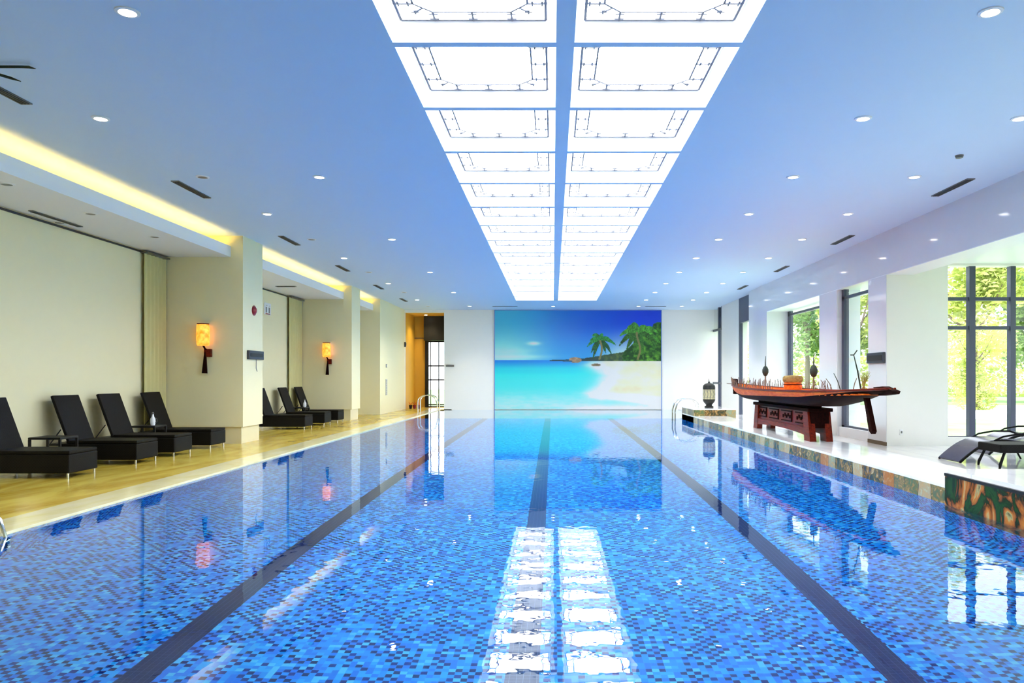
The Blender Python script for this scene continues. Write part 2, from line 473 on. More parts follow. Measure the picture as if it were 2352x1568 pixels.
# ------------------------------------------------------------------ left side
struct(MB().box(BW-.2, BW, Y0, FW, 0, CZ).build('wall_left', M['wall_l']))
P1, P1e, P2, P2e, P3 = .00823*F, 5.86/667*F, .01268*F, 5.86/443*F, .01476*F
P0 = 6.7
def pier(name, y0, y1):
    struct(MB().box(BW, PX, y0, y1, .32, CZ).build(name, M['wall_l']))
    struct(MB().box(BW, PX-.05, y0+.05, y1-.05, 0, .32).build(name+'_plinth', M['plinth']))
pier('wall_pier', P1, P1e); pier('wall_pier_middle', P2, P2e)
struct(MB().box(BW, PX, P0-1.0, P0, 0, CZ).build('wall_pier_near', M['wall_l']))
struct(MB().box(BW, PX, P3, FW, .0, CZ).build('wall_pier_far', M['wall_l']))
bays = ((P0, P1), (P1e, P2), (P2e, P3))
so = MB(); 
for a, b_ in bays:
    so.box(BW+.03, -6.09, a, b_, 3.53, 3.60).box(-6.17, -6.09, a, b_, 3.60, 3.735)
struct(so.build('ceiling_soffit_left', M['white']))
for i, (a, b_) in enumerate(bays):
    s = MB().box(-6.36, -6.30, a+.15, b_-.15, 3.60, 3.63).build('cove_light', M['cove'])
    tag(s, ['warm yellow cove light glowing above the near lounger bay', 'warm yellow cove light glowing above the second lounger bay', 'short warm yellow cove light over the farthest empty bay'][i], 'cove light', 'cove lights')
struct(MB().box(BW, BW+.02, P0, P1, 3.49, 3.52).box(BW, BW+.02, P1e, P2, 3.49, 3.52).build('trim_2', M['vent']))

# ------------------------------------------------------------------ far wall, alcove
k = FW/F
ax0, ax1 = PX, -250*k
mx0, mx1 = -133*k, 248*k
AZ = 3.82
fw = MB().box(ax1, 7.1, FW, FW+.2, -1.3, CZ).box(ax0, ax1, FW, FW+.2, AZ, CZ).box(BW-.2, ax0, FW, FW+.2, -.3, CZ)
struct(fw.build('wall_far', M['wall_w']))
AY = FW+2.2; ka = AY/F
a = MB().box(-7.2, ax1+.1, AY, AY+.12, 2.95, AZ+.1).box(-7.2, -292*ka, AY, AY+.12, 0, 2.95)
a.box(ax0-.12, ax0, FW+.2, AY, 0, AZ+.1).box(ax0, ax1+.15, FW+.2, AY, AZ, AZ+.1)
struct(a.build('wall_alcove', M['ochre']))
struct(MB().box(ax1, ax1+.15, FW+.2, AY+.1, 0, AZ).build('wall_alcove_right', M['wall_w']))
struct(MB().box(-7.3, ax1+.3, FW, AY+1.5, -.3, 0).build('floor_alcove', M['deck_l']))
struct(MB().box(ax0, -294*ka, AY-.06, AY, 2.9, 2.94).build('trim_3', M['bark']))
struct(MB().box(-292*ka, ax1, AY-.5, AY-.1, 1.25+84*ka, 1.25+142*ka).build('wall_alcove_header', M['black']))
d = thing('door_1', None, None, (0, 0, 0)); struct(d)
m = MB(); x0, x1 = -292*ka, ax1; zt = 1.25+84*ka
m.box(x0-.02, x0+.13, AY-.1, AY, 0, zt).box(x0+.13, x1, AY-.1, AY, zt-.05, zt).box(x0+.13, x1, AY-.1, AY, 0, .05)
m.build('door_frame', M['black'], d)
m = MB()
for X in (x0+.22, x0+.56, x1-.24): m.box(X-.018, X+.018, AY-.07, AY-.03, 0, zt)
for Z in (1.25+27*ka, 1.25-5*ka, 1.25-62*ka): m.box(x0, x1, AY-.07, AY-.03, Z-.03, Z+.03)
m.build('door_mullions', M['frame'], d)
MB().box(x0+.13, x1, AY-.055, AY-.045, 0, zt).build('door_glass', M['glass'], d)

# ------------------------------------------------------------------ mural
def mural():
    W, H = 384, 232
    U, V = np.meshgrid((np.arange(W)+.5)/W, (np.arange(H)+.5)/H)   # V downward
    rs = np.random.RandomState(3)
    def noise(fx, fy, oct=4):
        out = np.zeros((H, W)); amp = 1; tot = 0
        for o in range(oct):
            gx, gy = int(fx*2**o)+2, int(fy*2**o)+2
            g = rs.rand(gy, gx)
            x = U*(gx-1.001); y = V*(gy-1.001); xi = x.astype(int); yi = y.astype(int)
            fx_, fy_ = x-xi, y-yi; fx_ = fx_*fx_*(3-2*fx_); fy_ = fy_*fy_*(3-2*fy_)
            v = (g[yi, xi]*(1-fx_)+g[yi, xi+1]*fx_)*(1-fy_)+(g[yi+1, xi]*(1-fx_)+g[yi+1, xi+1]*fx_)*fy_
            out += amp*v; tot += amp; amp *= .5
        return out/tot
    def c3(*c): return np.array(c, float)/255
    def lerp(a, b, t): return a+(b-a)*np.clip(t, 0, 1)[..., None]
    def sm(a, b, x): t = np.clip((x-a)/(b-a), 0, 1); return t*t*(3-2*t)
    hz = .505
    # sky
    top = lerp(c3(60, 165, 245), c3(12, 60, 225), U*1.15+.0*V)
    top = lerp(np.broadcast_to(c3(70, 172, 255), (H, W, 3)), top, sm(.0, .45, U))
    low = lerp(np.broadcast_to(c3(150, 215, 255), (H, W, 3)), np.broadcast_to(c3(40, 140, 245), (H, W, 3)), sm(.05, .45, U))
    low = lerp(low, np.broadcast_to(c3(190, 215, 250), (H, W, 3)), sm(.55, .8, U))
    img = lerp(top, low, sm(.1, .5, V))
    cl = np.exp(-((U-.235)/.035)**2-((V-.335)/.018)**2)*.9 + np.exp(-((U-.08)/.13)**2-((V-.41)/.03)**2)*.5*noise(8, 12)
    cl += np.exp(-((U-.12)/.2)**2-((V-.47)/.02)**2)*.4
    img = lerp(img, np.broadcast_to(c3(240, 248, 252), (H, W, 3)), cl)
    # sea
    sea = lerp(np.broadcast_to(c3(10, 120, 200), (H, W, 3)), np.broadcast_to(c3(30, 190, 236), (H, W, 3)), sm(hz, .6, V))
    sea = lerp(sea, np.broadcast_to(c3(60, 226, 246), (H, W, 3)), sm(.6, .74, V))
    sea = lerp(sea, np.broadcast_to(c3(170, 246, 238), (H, W, 3)), sm(.74, .98, V)*(.55+.6*noise(24, 60)))
    sea = lerp(sea, np.broadcast_to(c3(130, 236, 240), (H, W, 3)), sm(.45, .75, U)*.7)
    m = (V > hz)[..., None]; img = np.where(m, sea, img)
    shore = .55 + .0*V - .28*(V-.5) + .35*sm(.62, .95, V)*0 
    shore = np.interp(V, [.5, .56, .66, .76, .84, .88, .93, 1.0], [.62, .60, .70, .66, .60, .74, .9, 1.1])
    sand = lerp(np.broadcast_to(c3(240, 226, 196), (H, W, 3)), np.broadcast_to(c3(216, 192, 150), (H, W, 3)), noise(10, 14)*1.3-.1)
    t = sm(-.16, .13, U-shore-.05*(noise(14, 14)-.5))*(V > hz)
    img = lerp(img, sand, t)
    foam = np.exp(-((U-shore)/.05)**2)*sm(.5, .56, V)*.6 + np.exp(-((V-(.87+.12*(U-.62)**1.0))/.035)**2)*sm(.5, .62, U)*1.1
    foam += sm(.93, 1, V)*sm(.35, .6, U)*.9
    img = lerp(img, np.broadcast_to(c3(248, 253, 252), (H, W, 3)), foam*(.6+.7*noise(30, 30)))
    pool = np.exp(-((U-.71)/.05)**2-((V-.925)/.02)**2)*.55
    img = lerp(img, np.broadcast_to(c3(130, 215, 225), (H, W, 3)), pool)
    # headland
    ridge = hz-.006-.012*sm(.4, .5, U)-.065*sm(.5, .8, U)+.012*(noise(40, 1)-.5)
    land = (V > ridge)*(V < hz+.006)*(U > .33)
    g = lerp(np.broadcast_to(c3(18, 48, 50), (H, W, 3)), np.broadcast_to(c3(96, 112, 48), (H, W, 3)), noise(60, 40)*sm(.5, .8, U)*1.4)
    img = np.where(land[..., None], g, img)
    # right jungle
    jung = (U > .80+.2*(1-sm(.1, .42, V))*1.0-.05*noise(20, 20))*(V < .515)*(V > .12)*(U > .84-.10*sm(.3, .5, V))
    jg = lerp(np.broadcast_to(c3(14, 60, 16), (H, W, 3)), np.broadcast_to(c3(110, 170, 40), (H, W, 3)), (noise(50, 40)-.35)*2)
    img = np.where(jung[..., None], jg, img)
    # rocks
    for (cx, cy, rx, ry, col) in ((.485, .503, .037, .028, c3(150, 120, 86)), (.61, .553, .03, .013, c3(120, 100, 70)), (.44, .515, .03, .008, c3(20, 80, 110))):
        r = ((U-cx)/rx)**2+((V-cy)/ry)**2+.5*(noise(40, 30)-.5)
        img = np.where((r < 1)[..., None], col*(.6+.8*noise(50, 50))[..., None], img)
    # palms
    def palm(cx, cy, R, n, seed, light):
        rr = random.Random(seed)
        asp = W/H
        nonlocal img
        for i in range(n):
            a = 2*PI*i/n+rr.uniform(-.2, .2); L = R*rr.uniform(.8, 1.15)
            dx, dy = math.cos(a), math.sin(a)
            for s in np.linspace(0, 1, 60):
                px = cx+dx*L*s; py = cy+(dy*L*s*.8-.25*L*s*(1-s)+.45*L*s*s)*asp
                w = R*(.11*math.sin(PI*min(1, s*.85+.12))+.02)
                msk = (((U-px)/w)**2+((V-py)/(w*asp))**2 < 1)
                col = np.array(light)/255*(rr.uniform(.45, 1.05))*(1.05 if dy < .2 else .7)
                img = np.where((msk & (rs.rand(H, W) > .35))[..., None], col, img)
        msk = (np.abs(U-cx-.01*np.sin(V*20)) < .006)*(V > cy)*(V < .5)
        img = np.where(msk[..., None], c3(120, 110, 60), img)
    palm(.635, .30, .085, 10, 1, (50, 150, 60))
    palm(.865, .22, .12, 11, 5, (90, 175, 50))
    return np.clip(img, 0, 1), W, H
img, W, H = mural()
X0, X1, Z0, Z1 = mx0, mx1, .0, CZ-.035
me = bpy.data.meshes.new('printed_beach_scene')
xs = np.linspace(X0, X1, W+1); zs = np.linspace(Z1, Z0, H+1)
gx, gz = np.meshgrid(xs, zs); vv = np.stack([gx.ravel(), np.full(gx.size, FW-.05), gz.ravel()], 1)
I, J = np.meshgrid(np.arange(W), np.arange(H)); a0 = (J*(W+1)+I).ravel()
ff = np.stack([a0, a0+W+1, a0+W+2, a0+1], 1)
me.vertices.add(len(vv)); me.vertices.foreach_set('co', vv.ravel())
me.loops.add(ff.size); me.loops.foreach_set('vertex_index', ff.ravel().astype(np.int32))
me.polygons.add(len(ff)); me.polygons.foreach_set('loop_start', np.arange(0, ff.size, 4, dtype=np.int32))
me.update(); me.validate()
att = me.color_attributes.new('print', 'FLOAT_COLOR', 'CORNER')
imp = np.pad(img, ((0, 1), (0, 1), (0, 0)), mode='edge')
linimg = np.where(imp <= .04045, imp/12.92, ((imp+.055)/1.055)**2.4)
linimg = np.clip(linimg*1.25*np.array([.92, .98, 1.12]), 0, .72)
vc = linimg.reshape(-1, 3)[ff.ravel()]
att.data.foreach_set('color', np.concatenate([vc, np.ones((len(vc), 1))], 1).ravel().astype(np.float32))
t = NT('printed_mural'); at = t.n('ShaderNodeAttribute', attribute_name='print')
MURAL_MAT = t.pbr(at.outputs['Color'], .35)
me.materials.append(MURAL_MAT)
mr = thing('beach_mural', 'wall-sized print of turquoise sea, white sand and palm trees', 'mural', (0, 0, 0))
po = bpy.data.objects.new('printed_panel', me); C.objects.link(po); po.parent = mr
MB().box(X0-.03, X0, FW-.06, FW-.01, Z0-.02, Z1+.02).box(X1, X1+.03, FW-.06, FW-.01, Z0-.02, Z1+.02).box(X0, X1, FW-.06, FW-.01, Z1, Z1+.03).build('edge_strip', plain('pale_blue_edge', (120, 150, 210), .4), mr)

# ------------------------------------------------------------------ right side
RP, RPe = .00797*F, 6.1/724*F            # near pier
c1, c1e = .00936*F, .00997*F             # slim pier between windows
d1, d1e = 6.1/491*F, 6.1/450*F           # next pier
BZ = 3.13
rw = MB().box(RX, RX+.5, Y0, d1, BZ+.012, CZ)
struct(rw.build('wall_right_beam', M['wall_r']))
struct(MB().box(RX, RX+.5, Y0, d1, BZ, BZ+.012).build('ceiling_beam_soffit', M['white']))
struct(MB().box(RX+.4, 10.8, RP+.002, RP+.25, 0, .16).box(RX+.01, 7.23, RP-.003, RP+.25, .0, BZ+.5).box(7.23, 10.8, RP, RP+.25, 3.3, BZ+.5).build('wall_right_return', M['wall_w']))
struct(MB().box(RX, RX+.2, RP, RPe, 0, BZ).build('wall_right', M['wall_r']))
struct(MB().box(RX, RX+.5, c1, c1e, 0, BZ).build('wall_right_middle', M['wall_r']))
struct(MB().box(RX, RX+.75, d1, d1e, 0, CZ).build('wall_right_far', M['wall_r']))
struct(MB().box(RX-.012, RX+.01, RP-.01, RPe, 0, .07).build('baseboard_right', M['bark']))
EX = 6.32
struct(MB().box(EX, EX+.3, .0148*F, .0163*F, 0, CZ).build('wall_right_end', M['wall_w']))
# extension on the right, near
struct(MB().box(RX+.45, 10.8, Y0, RP+.25, BZ+.21, BZ+.5).build('ceiling_extension', M['white']))
struct(MB().box(6.6, 7.1, RP, FW+.2, BZ+.0, CZ).build('wall_right_upper', M['white']))
struct(MB().box(10.6, 10.8, Y0, RP, 0, .3).box(10.6, 10.8, Y0, RP, 3.05, BZ+.3).box(10.6, 10.8, Y0, 0.0, 0, BZ+.3).build('wall_right_side', M['wall_w']))
struct(MB().box(BW-.2, 10.8, Y0-.2, Y0, -.3, CZ).build('wall_back', M['wall_l']))

def window(name, parts):
    w_ = thing(name, None, None); struct(w_)
    fr = MB()
    for q in parts['frame']: fr.box(*q)
    fr.build('window_frame', M['frame'], w_)
    g = MB()
    for q in parts['glass']: g.box(*q)
    g.build('window_glass', M['glass'], w_)
    return w_
kr = RP/F
wy = RP+.12
X = lambda px: (px-1270)*kr
Z = lambda py: EYE+(867-py)*kr
window('window_1', dict(
    frame=[(X(2231), X(2245), wy-.06, wy+.06, .16, 3.32), (X(2326), X(2338), wy-.06, wy+.06, .16, 3.32), (X(2420), X(2432), wy-.06, wy+.06, .16, 3.32),
           (X(2515), X(2527), wy-.06, wy+.06, .16, 3.32),
           (X(2173), 10.6, wy-.04, wy+.04, Z(756), Z(748)), (X(2173), 10.6, wy-.04, wy+.04, Z(689), Z(681)), (X(2173), 10.6, wy-.03, wy+.03, .15, .175)],
    glass=[(X(2173), 10.6, wy-.005, wy+.005, .16, 3.32)]))
window('window_2', dict(
    frame=[(10.66, 10.74, y-.05, y+.05, .3, 3.05) for y in (0.05, 2.8, 5.6, 8.4, 11.2, 13.9)]+[(10.66, 10.74, 0, RP, z-.03, z+.03) for z in (.33, 1.9, 2.5, 3.02)],
    glass=[(10.69, 10.7, 0, RP, .3, 3.05)]))
# window between the near pier and the slim pier
window('window_3', dict(
    frame=[(6.20, 6.30, .00936*F-.16, .00936*F, .2, BZ), (6.2, 6.26, RPe, .00936*F, 2.92, 2.98), (6.2, 6.26, RPe, .00936*F, .2, .24)],
    glass=[(6.225, 6.235, RPe, .00936*F, .2, BZ)]))
struct(MB().box(6.14, 6.6, RPe, .00936*F, 0, .2).build('window_sill_near', M['white']))
struct(MB().box(RX+.005, 6.6, .00936*F-.02, c1-.001, 0, BZ).build('trim_4', M['white']))
# window beyond the slim pier
window('window_4', dict(
    frame=[(6.70, 6.80, d1-.16, d1, .2, BZ), (6.7, 6.76, c1e, d1, 3.0, 3.06), (6.7, 6.76, c1e, d1, .2, .24)],
    glass=[(6.725, 6.735, c1e, d1, .2, BZ)]))
struct(MB().box(6.64, 7.0, c1e, d1, 0, .2).build('window_sill_far', M['white']))
window('window_5', dict(
    frame=[(EX, EX+.12, .0148*F-.10, .0148*F, 0, CZ), (EX, EX+.1, d1e, .0148*F, 3.1, CZ)],
    glass=[(EX+.04, EX+.05, d1e, .0148*F, 0, 3.2)]))
window('window_6', dict(
    frame=[(EX, EX+.1, .0163*F, .0163*F+.1, 0, CZ), (EX, EX+.1, .0166*F, .0166*F+.14, 0, CZ), (EX, EX+.06, .0163*F, FW, 3.05, 3.13), (EX, EX+.06, .0163*F, FW, 1.0, 1.08)],
    glass=[(EX+.04, EX+.05, .0163*F, FW, 0, CZ)]))
o = thing('wall_outlet', 'small pale outlet low on the white return wall by the big window', 'outlet', (X(2070), RP, Z(992)))
MB().box(-.03, .03, -.012, 0, -.05, .05, .004).build('plate', M['white'], o)
MB().box(-.012, .012, -.02, -.012, -.02, .02).build('socket', M['steel'], o)

# ------------------------------------------------------------------ outside
struct(MB().box(6.4, 60, -40, 90, -.5, -.15).box(-20, 60, AY+1.4, 90, -.5, -.16).build('ground_lawn', M['grass']))
struct(MB().box(8.0, 60, 25.5, 38, -.2, -.13).build('ground_path', M['path']))
def tree_mesh(seed, H, R, n, mat, bush=False):
    r = random.Random(seed); m = MB()
    blobs = [(Vector((r.uniform(-R, R)*.6, r.uniform(-R, R)*.6, H*(r.uniform(.06, .9) if bush else r.uniform(.28, .92)))), R*r.uniform(.3, .55)) for _ in range(15)]
    for i in range(n):
        c_, br = r.choice(blobs)
        d_ = Vector((r.gauss(0, 1), r.gauss(0, 1), r.gauss(0, 1))).normalized()*br*r.uniform(.5, 1.05)
        p = c_+d_; s = r.uniform(.09, .19)*(H/8)
        u = Vector((r.gauss(0, 1), r.gauss(0, 1), r.gauss(0, .6))).normalized(); v = u.orthogonal().normalized()
        m.quad(p-u*s, p-v*s*.5, p+u*s, p+v*s*.5)
    return m
def hedge():
    r = random.Random(5); m = MB()
    for i in range(9000):
        x_ = r.uniform(-13, 13); p = Vector((x_, r.uniform(-.9, .9), r.uniform(0, 3.6+.7*math.sin(x_*.9)+.4*math.sin(x_*2.3)))); s_ = r.uniform(.10, .2)
        u = Vector((r.gauss(0, 1), r.gauss(0, 1), r.gauss(0, .6))).normalized(); v = u.orthogonal().normalized()
        m.quad(p-u*s_, p-v*s_*.6, p+u*s_, p+v*s_*.6)
    return m
def trunk(seed, H):
    r = random.Random(seed); m = MB()
    m.tube([(0, 0, -.2), (.05, 0, H*.25), (-.05, .05, H*.55), (0, 0, H*.85)], [H*.022, H*.018, H*.012, H*.004])
    for k_ in range(5):
        a = r.uniform(0, 2*PI); z = H*r.uniform(.3, .6)
        m.tube([(0, 0, z), (math.cos(a)*H*.12, math.sin(a)*H*.12, z+H*.12), (math.cos(a)*H*.2, math.sin(a)*H*.2, z+H*.26)], [H*.009, H*.006, H*.002], 6)
    return m
specs = [('garden_tree', 'pale yellow-green tree beyond the leftmost panes of the big window', 21.0, 38, 9, 2.6, 'leaf_y'),
         ('garden_tree', 'tall green tree behind the thick mullion of the big window', 27.5, 44, 10.5, 3.0, 'leaf_g'),
         ('garden_tree', 'yellow-green tree beyond the right-hand panes of the big window', 27.5, 37.5, 9, 2.6, 'leaf_y'),
         ('garden_tree', 'green tree farthest right beyond the big window', 34, 39, 10, 3.0, 'leaf_g'),
         ('garden_tree', 'light green tree beyond the narrow window behind the boat stern', 16.5, 42, 9, 2.4, 'leaf_y'),
         ('garden_tree', 'green tree beyond the second narrow window, behind the boat tub', 17, 51, 9, 2.8, 'leaf_g'),
         ('garden_tree', 'low bushy tree near the lawn edge beyond the leftmost panes', 18.4, 33.0, 4.0, 1.6, 'leaf_y'),
         ('garden_tree', 'low rounded tree at the lawn edge between the two mullions', 23.2, 33.6, 4.2, 1.8, 'leaf_y'),
         ('garden_tree', 'tall tree rising behind the low bushy one, left of the thick mullion', 23.5, 50, 11, 3.2, 'leaf_g')]
for i, (nm, lab, x, y, h, R, mt) in enumerate(specs):
    t_ = thing(nm, lab, 'tree', (x, y, -.15), 0, 'trees in the garden')
    trunk(i, h).build('trunk', M['bark'], t_)
    tree_mesh(i+10, h, R, 6500, None, h < 5).build('foliage', M[mt], t_)

o = thing('garden_hedge', 'long pale green hedge at the back of the garden behind the trees', 'hedge', (26, 57, -.15))
hedge().build('foliage', M['leaf_y'], o)


# ------------------------------------------------------------------ ceiling fittings
def downlight(name, lit=True):
    r = bpy.data.objects.new(name, None); C.objects.link(r)
    MB().lathe([(.062, 0), (.062, -.012), (.085, -.008), (.088, 0)], n=20).build('trim_ring', M['white'], r, True)
    if lit: MB().lathe([(.0001, -.011), (.063, -.011), (.063, -.003), (.0001, -.003)], n=20).build('lens', M['lamp'], r)
    else: MB().lathe([(.0001, -.011), (.063, -.011), (.063, -.003), (.0001, -.003)], n=20).build('lens', M['steel'], r)
    return r
def row_y(k_): return CH*F*(.00119+.000489*k_)
proto = None; proto_off = None; cnt = {}
def put_dl(x, y, z, lab, lit, group, cat='downlight'):
    global proto, proto_off
    P = proto if lit else proto_off
    if P is None:
        P = downlight('downlight', lit); P.location = (x, y, z)
        tag(P, lab, cat, group)
        if lit: proto = P
        else: proto_off = P
        return P
    r = dup(P, (x, y, z), lab); r['category'] = cat; r['group'] = group
    return r
XIL, XOL, XIR, XOR = -1.163*CH, -1.744*CH, 1.196*CH, 1.80*CH
i1 = i2 = i3 = i4 = i5 = 0
LAMPS = []
for k_ in range(0, 12):
    y = row_y(k_)
    if y > FW-.3: break
    if k_ % 2 == 0:
        put_dl(XIL, y, CZ, 'small round white downlight, %s in the row just left of the skylight' % ORD[i1], True, 'downlights left of the skylight'); i1 += 1; LAMPS.append((XIL, y))
        if k_ > 0: put_dl(XOL, y, CZ, 'small unlit round ceiling fitting, %s in the row above the left deck edge' % ORD[i5], False, 'unlit fittings above the left deck', 'ceiling fitting'); i5 += 1
    else:
        put_dl(XOL, y, CZ, 'small round lit downlight, %s in the row above the left deck edge' % ORD[i2], True, 'downlights above the left deck'); i2 += 1; LAMPS.append((XOL, y))
    if y < FW-1:
        put_dl(XIR, y, CZ, 'small round white downlight, %s in the row just right of the skylight' % ORD[i3], True, 'downlights right of the skylight'); i3 += 1; LAMPS.append((XIR, y))
        if k_ > 0: put_dl(XOR, y, CZ, 'small round lit downlight, %s in the row above the right pool edge' % ORD[i4], True, 'downlights above the right edge'); i4 += 1; LAMPS.append((XOR, y))
put_dl(.01, CH*F/164, CZ, 'single downlight between the skylight end and the top of the mural', True, 'single downlights at the far end')
put_dl(-5.2, FW+1.1, AZ, 'warm downlight inside the ochre alcove at the far left', True, 'single downlights at the far end')
def vent(x, y, L, Wd, lab, z=CZ, rz=0, grp='slot vents in the ceiling'):
    r = thing('ceiling_vent', lab, 'vent', (x, y, z), rz, grp)
    MB().box(-Wd/2, Wd/2, -L/2, L/2, -.012, 0).build('vent_frame', M['steel'], r)
    s = MB()
    for q in (-.3, 0, .3): s.box(Wd*(q-.11), Wd*(q+.11), -L/2+.03, L/2-.03, -.018, -.012)
    s.build('vent_slats', M['black'], r)
for i, kk in enumerate((.001485, .002315, .003175, .00398, .0048, .0056)):
    vent(-1.92*CH, CH*F*kk, .98, .11, 'dark slot vent in the ceiling over the left deck, %s from the camera' % ORD[i])
for i, kk in enumerate((.00229, .00316, .00400, .00482)):
    vent(2.10*CH, CH*F*kk, .98, .11, 'dark slot vent in the ceiling near the right wall, %s from the camera' % ORD[i])
vent(-1.80, CH*F/164, .95, .06, 'thin dark slot across the ceiling above the mural top left', rz=PI/2)
vent(3.85, CH*F/164, .8, .06, 'thin dark slot across the ceiling above the mural top right', rz=PI/2)
vent(-7.12, .00625*F, 1.1, .07, 'thin dark slot vent in the soffit of the near lounger bay', 3.53)
vent(-6.66, 2.28/210*F, .5, .09, 'small dark slot vent in the soffit of the second bay', 3.53, PI/2)
# faint fittings on the near bay soffit
for i, (px, py) in enumerate(((208, 490), (355, 543), (137, 510), (15, 422))):
    kk = (3.53-EYE)/(867-py)
    put_dl((px-1270)*kk, kk*F, 3.53, ['unlit round fitting near the middle of the near bay soffit', 'unlit round fitting at the far end of the near bay soffit', 'small round fitting close to the back wall in the near bay soffit', 'small round fitting at the outer end of the near bay soffit'][i], False, 'fittings in the near bay soffit', 'ceiling fitting')
o = tag(MB().lathe([(.0001, -.03), (.04, -.03), (.05, 0)], c=(0, 0, 0), n=16).build('ceiling_sprinkler', M['steel'], loc=(1.83*CH, CH*F/510, CZ)), 'small grey sprinkler head between downlights near the right wall', 'sprinkler')
# curved dark strips at the upper left edge of the view
kk = CH/700*.97
for pts, lab in (([(-40, 132), (0, 137), (30, 140), (50, 148), (66, 154), (82, 158)], 'upper of two thin dark curved cables under the ceiling, far left'),
                 ([(-40, 166), (0, 172), (24, 179), (48, 187)], 'lower, shorter dark curved cable under the ceiling, far left')):
    P = []
    for px, py in pts: P.append(((px-1270)*kk, kk*F+.0*py, EYE+(867-py)*kk))
    P = [(x_, y_, min(z_, CZ-.03)) for x_, y_, z_ in P]
    tag(MB().tube(P, [.012]*(len(P)-1)+[.003], 8).build('ceiling_cable', M['twine'] if 'twine' in M else M['vent']), lab, 'cable', 'dark cables under the ceiling')

# ------------------------------------------------------------------ wall things
def sconce(y, lab):
    r = thing('wall_sconce', lab, 'wall lamp', (-6.56, y, 1.32), 0, 'orange wall sconces')
    MB().lathe([(.10, .53), (.112, .56), (.118, .72), (.112, .90), (.104, .93)], c=(0, -.12, 0), n=24).build('lamp_shade', M['shade'], r, True)
    MB().lathe([(.106, .925), (.108, .945)], c=(0, -.12, 0), n=24).build('shade_rim', M['wood_red'], r)
    MB().tube([(0, -.12, .54), (.03, -.1, .47), (.06, -.05, .44)], .018, 8).build('arm', M['wood_dark'], r, True)
    MB().box(.0, .125, -.09, 0, .32, .47, .01).build('wall_mount', M['wood_red'], r)
    MB().tube([(.03, -.07, .46), (.02, -.075, .33), (.01, -.075, .01)], [.016, .026, .05], 12, flat=1).build('tassel', M['wood_dark'], r, True)
sconce(P1, 'orange wall sconce with dark tassel on the nearest left pier')
sconce(P2, 'smaller-looking orange wall sconce with dark tassel on the second left pier')
o = thing('wall_mounted_display', 'dark grey display board on the pool side of the nearest left pier', 'display board', (PX, 14.95, 1.69))
MB().box(0, .05, -.37, .37, -.085, .085, .008).build('case', M['board'], o)
MB().box(.05, .056, -.31, .31, -.035, .035).build('screen', M['black'], o)
MB().tube([(.03, .02, -.085), (.03, .02, -.26), (.05, .02, -.32)], .008, 6).build('pull_cord', M['steel'], o)
o = thing('wall_mounted_display', 'black display board on the near right pier beside the boat stern', 'display board', (RX, 14.34, 1.62))
MB().box(-.05, 0, -.37, .37, -.1, .1, .008).build('case', M['board'], o)
MB().box(-.056, -.05, -.32, .32, -.05, .05).build('screen', M['black'], o)
kk = .00850
o = thing('alarm_bell', 'round red fire alarm on the nearest left pier above the display board', 'alarm', (PX, 5.86/687*F, EYE+154*.00853))
MB().lathe([(.0001, .05), (.05, .045), (.085, .02), (.085, 0)], n=24).build('dome', M['red'], o, True).rotation_euler = (0, PI/2, 0)
MB().lathe([(.1, .012), (.1, 0)], n=24).build('backplate', M['red'], o).rotation_euler = (0, PI/2, 0)
o = thing('wall_sign', 'small faint pictogram sign high on the back wall of the second bay', 'sign', (BW, 7.35/655*F, 3.02))
MB().box(0, .02, -.22, .22, -.15, .15).build('plate', M['white'], o)
m = MB()
for s_ in (-.1, .1): m.box(.02, .024, s_-.035, s_+.035, -.1, .04).lathe([(.0001, .0), (.03, .0), (.03, .004)], c=(.02, s_, .08), n=10)
m.build('pictogram', M['steel'], o)
MB().box(.02, .023, -.15, .15, -.14, -.115).build('underline', M['red'], o)
o = thing('wall_switch', 'small grey switch on the far left wall section, above the vent', 'switch', (PX, 5.86/383*F, EYE+27*.0153))
MB().box(0, .02, -.06, .06, -.06, .06).build('plate', M['steel'], o)
MB().box(.02, .03, -.02, .02, -.03, .03).build('rocker', M['white'], o)
o = thing('wall_grille', 'tall narrow pale grey grille on the far left wall section', 'grille', (PX, 5.86/383*F, EYE-22*.0153))
MB().box(0, .015, -.11, .11, -.28, .28).build('frame', plain('pale_grey', (196, 196, 190), .5), o)
m = MB()
for i in range(9): m.box(.015, .02, -.08, .08, -.25+i*.06, -.225+i*.06)
m.build('slats', plain('mid_grey', (160, 160, 158), .5), o)
o = thing('wall_lamp_box', 'small dark box on the far left wall section beside the alcove', 'wall box', (PX, 5.86/341*F, EYE+76*.0172))
MB().box(0, .06, -.07, .07, -.1, .1, .01).build('case', M['board'], o)
MB().box(.06, .07, -.03, .03, -.05, .05).build('face', M['black'], o)
o = thing('wall_bracket', 'short dark bar bracket sticking out beside the alcove opening', 'bracket', (-236*k, FW, EYE+27*k))
MB().box(-.16, .16, -.08, -.04, -.035, .035, .006).build('bar', M['steel'], o)
MB().box(-.02, .02, -.04, 0, -.02, .02).build('mount', M['steel'], o)
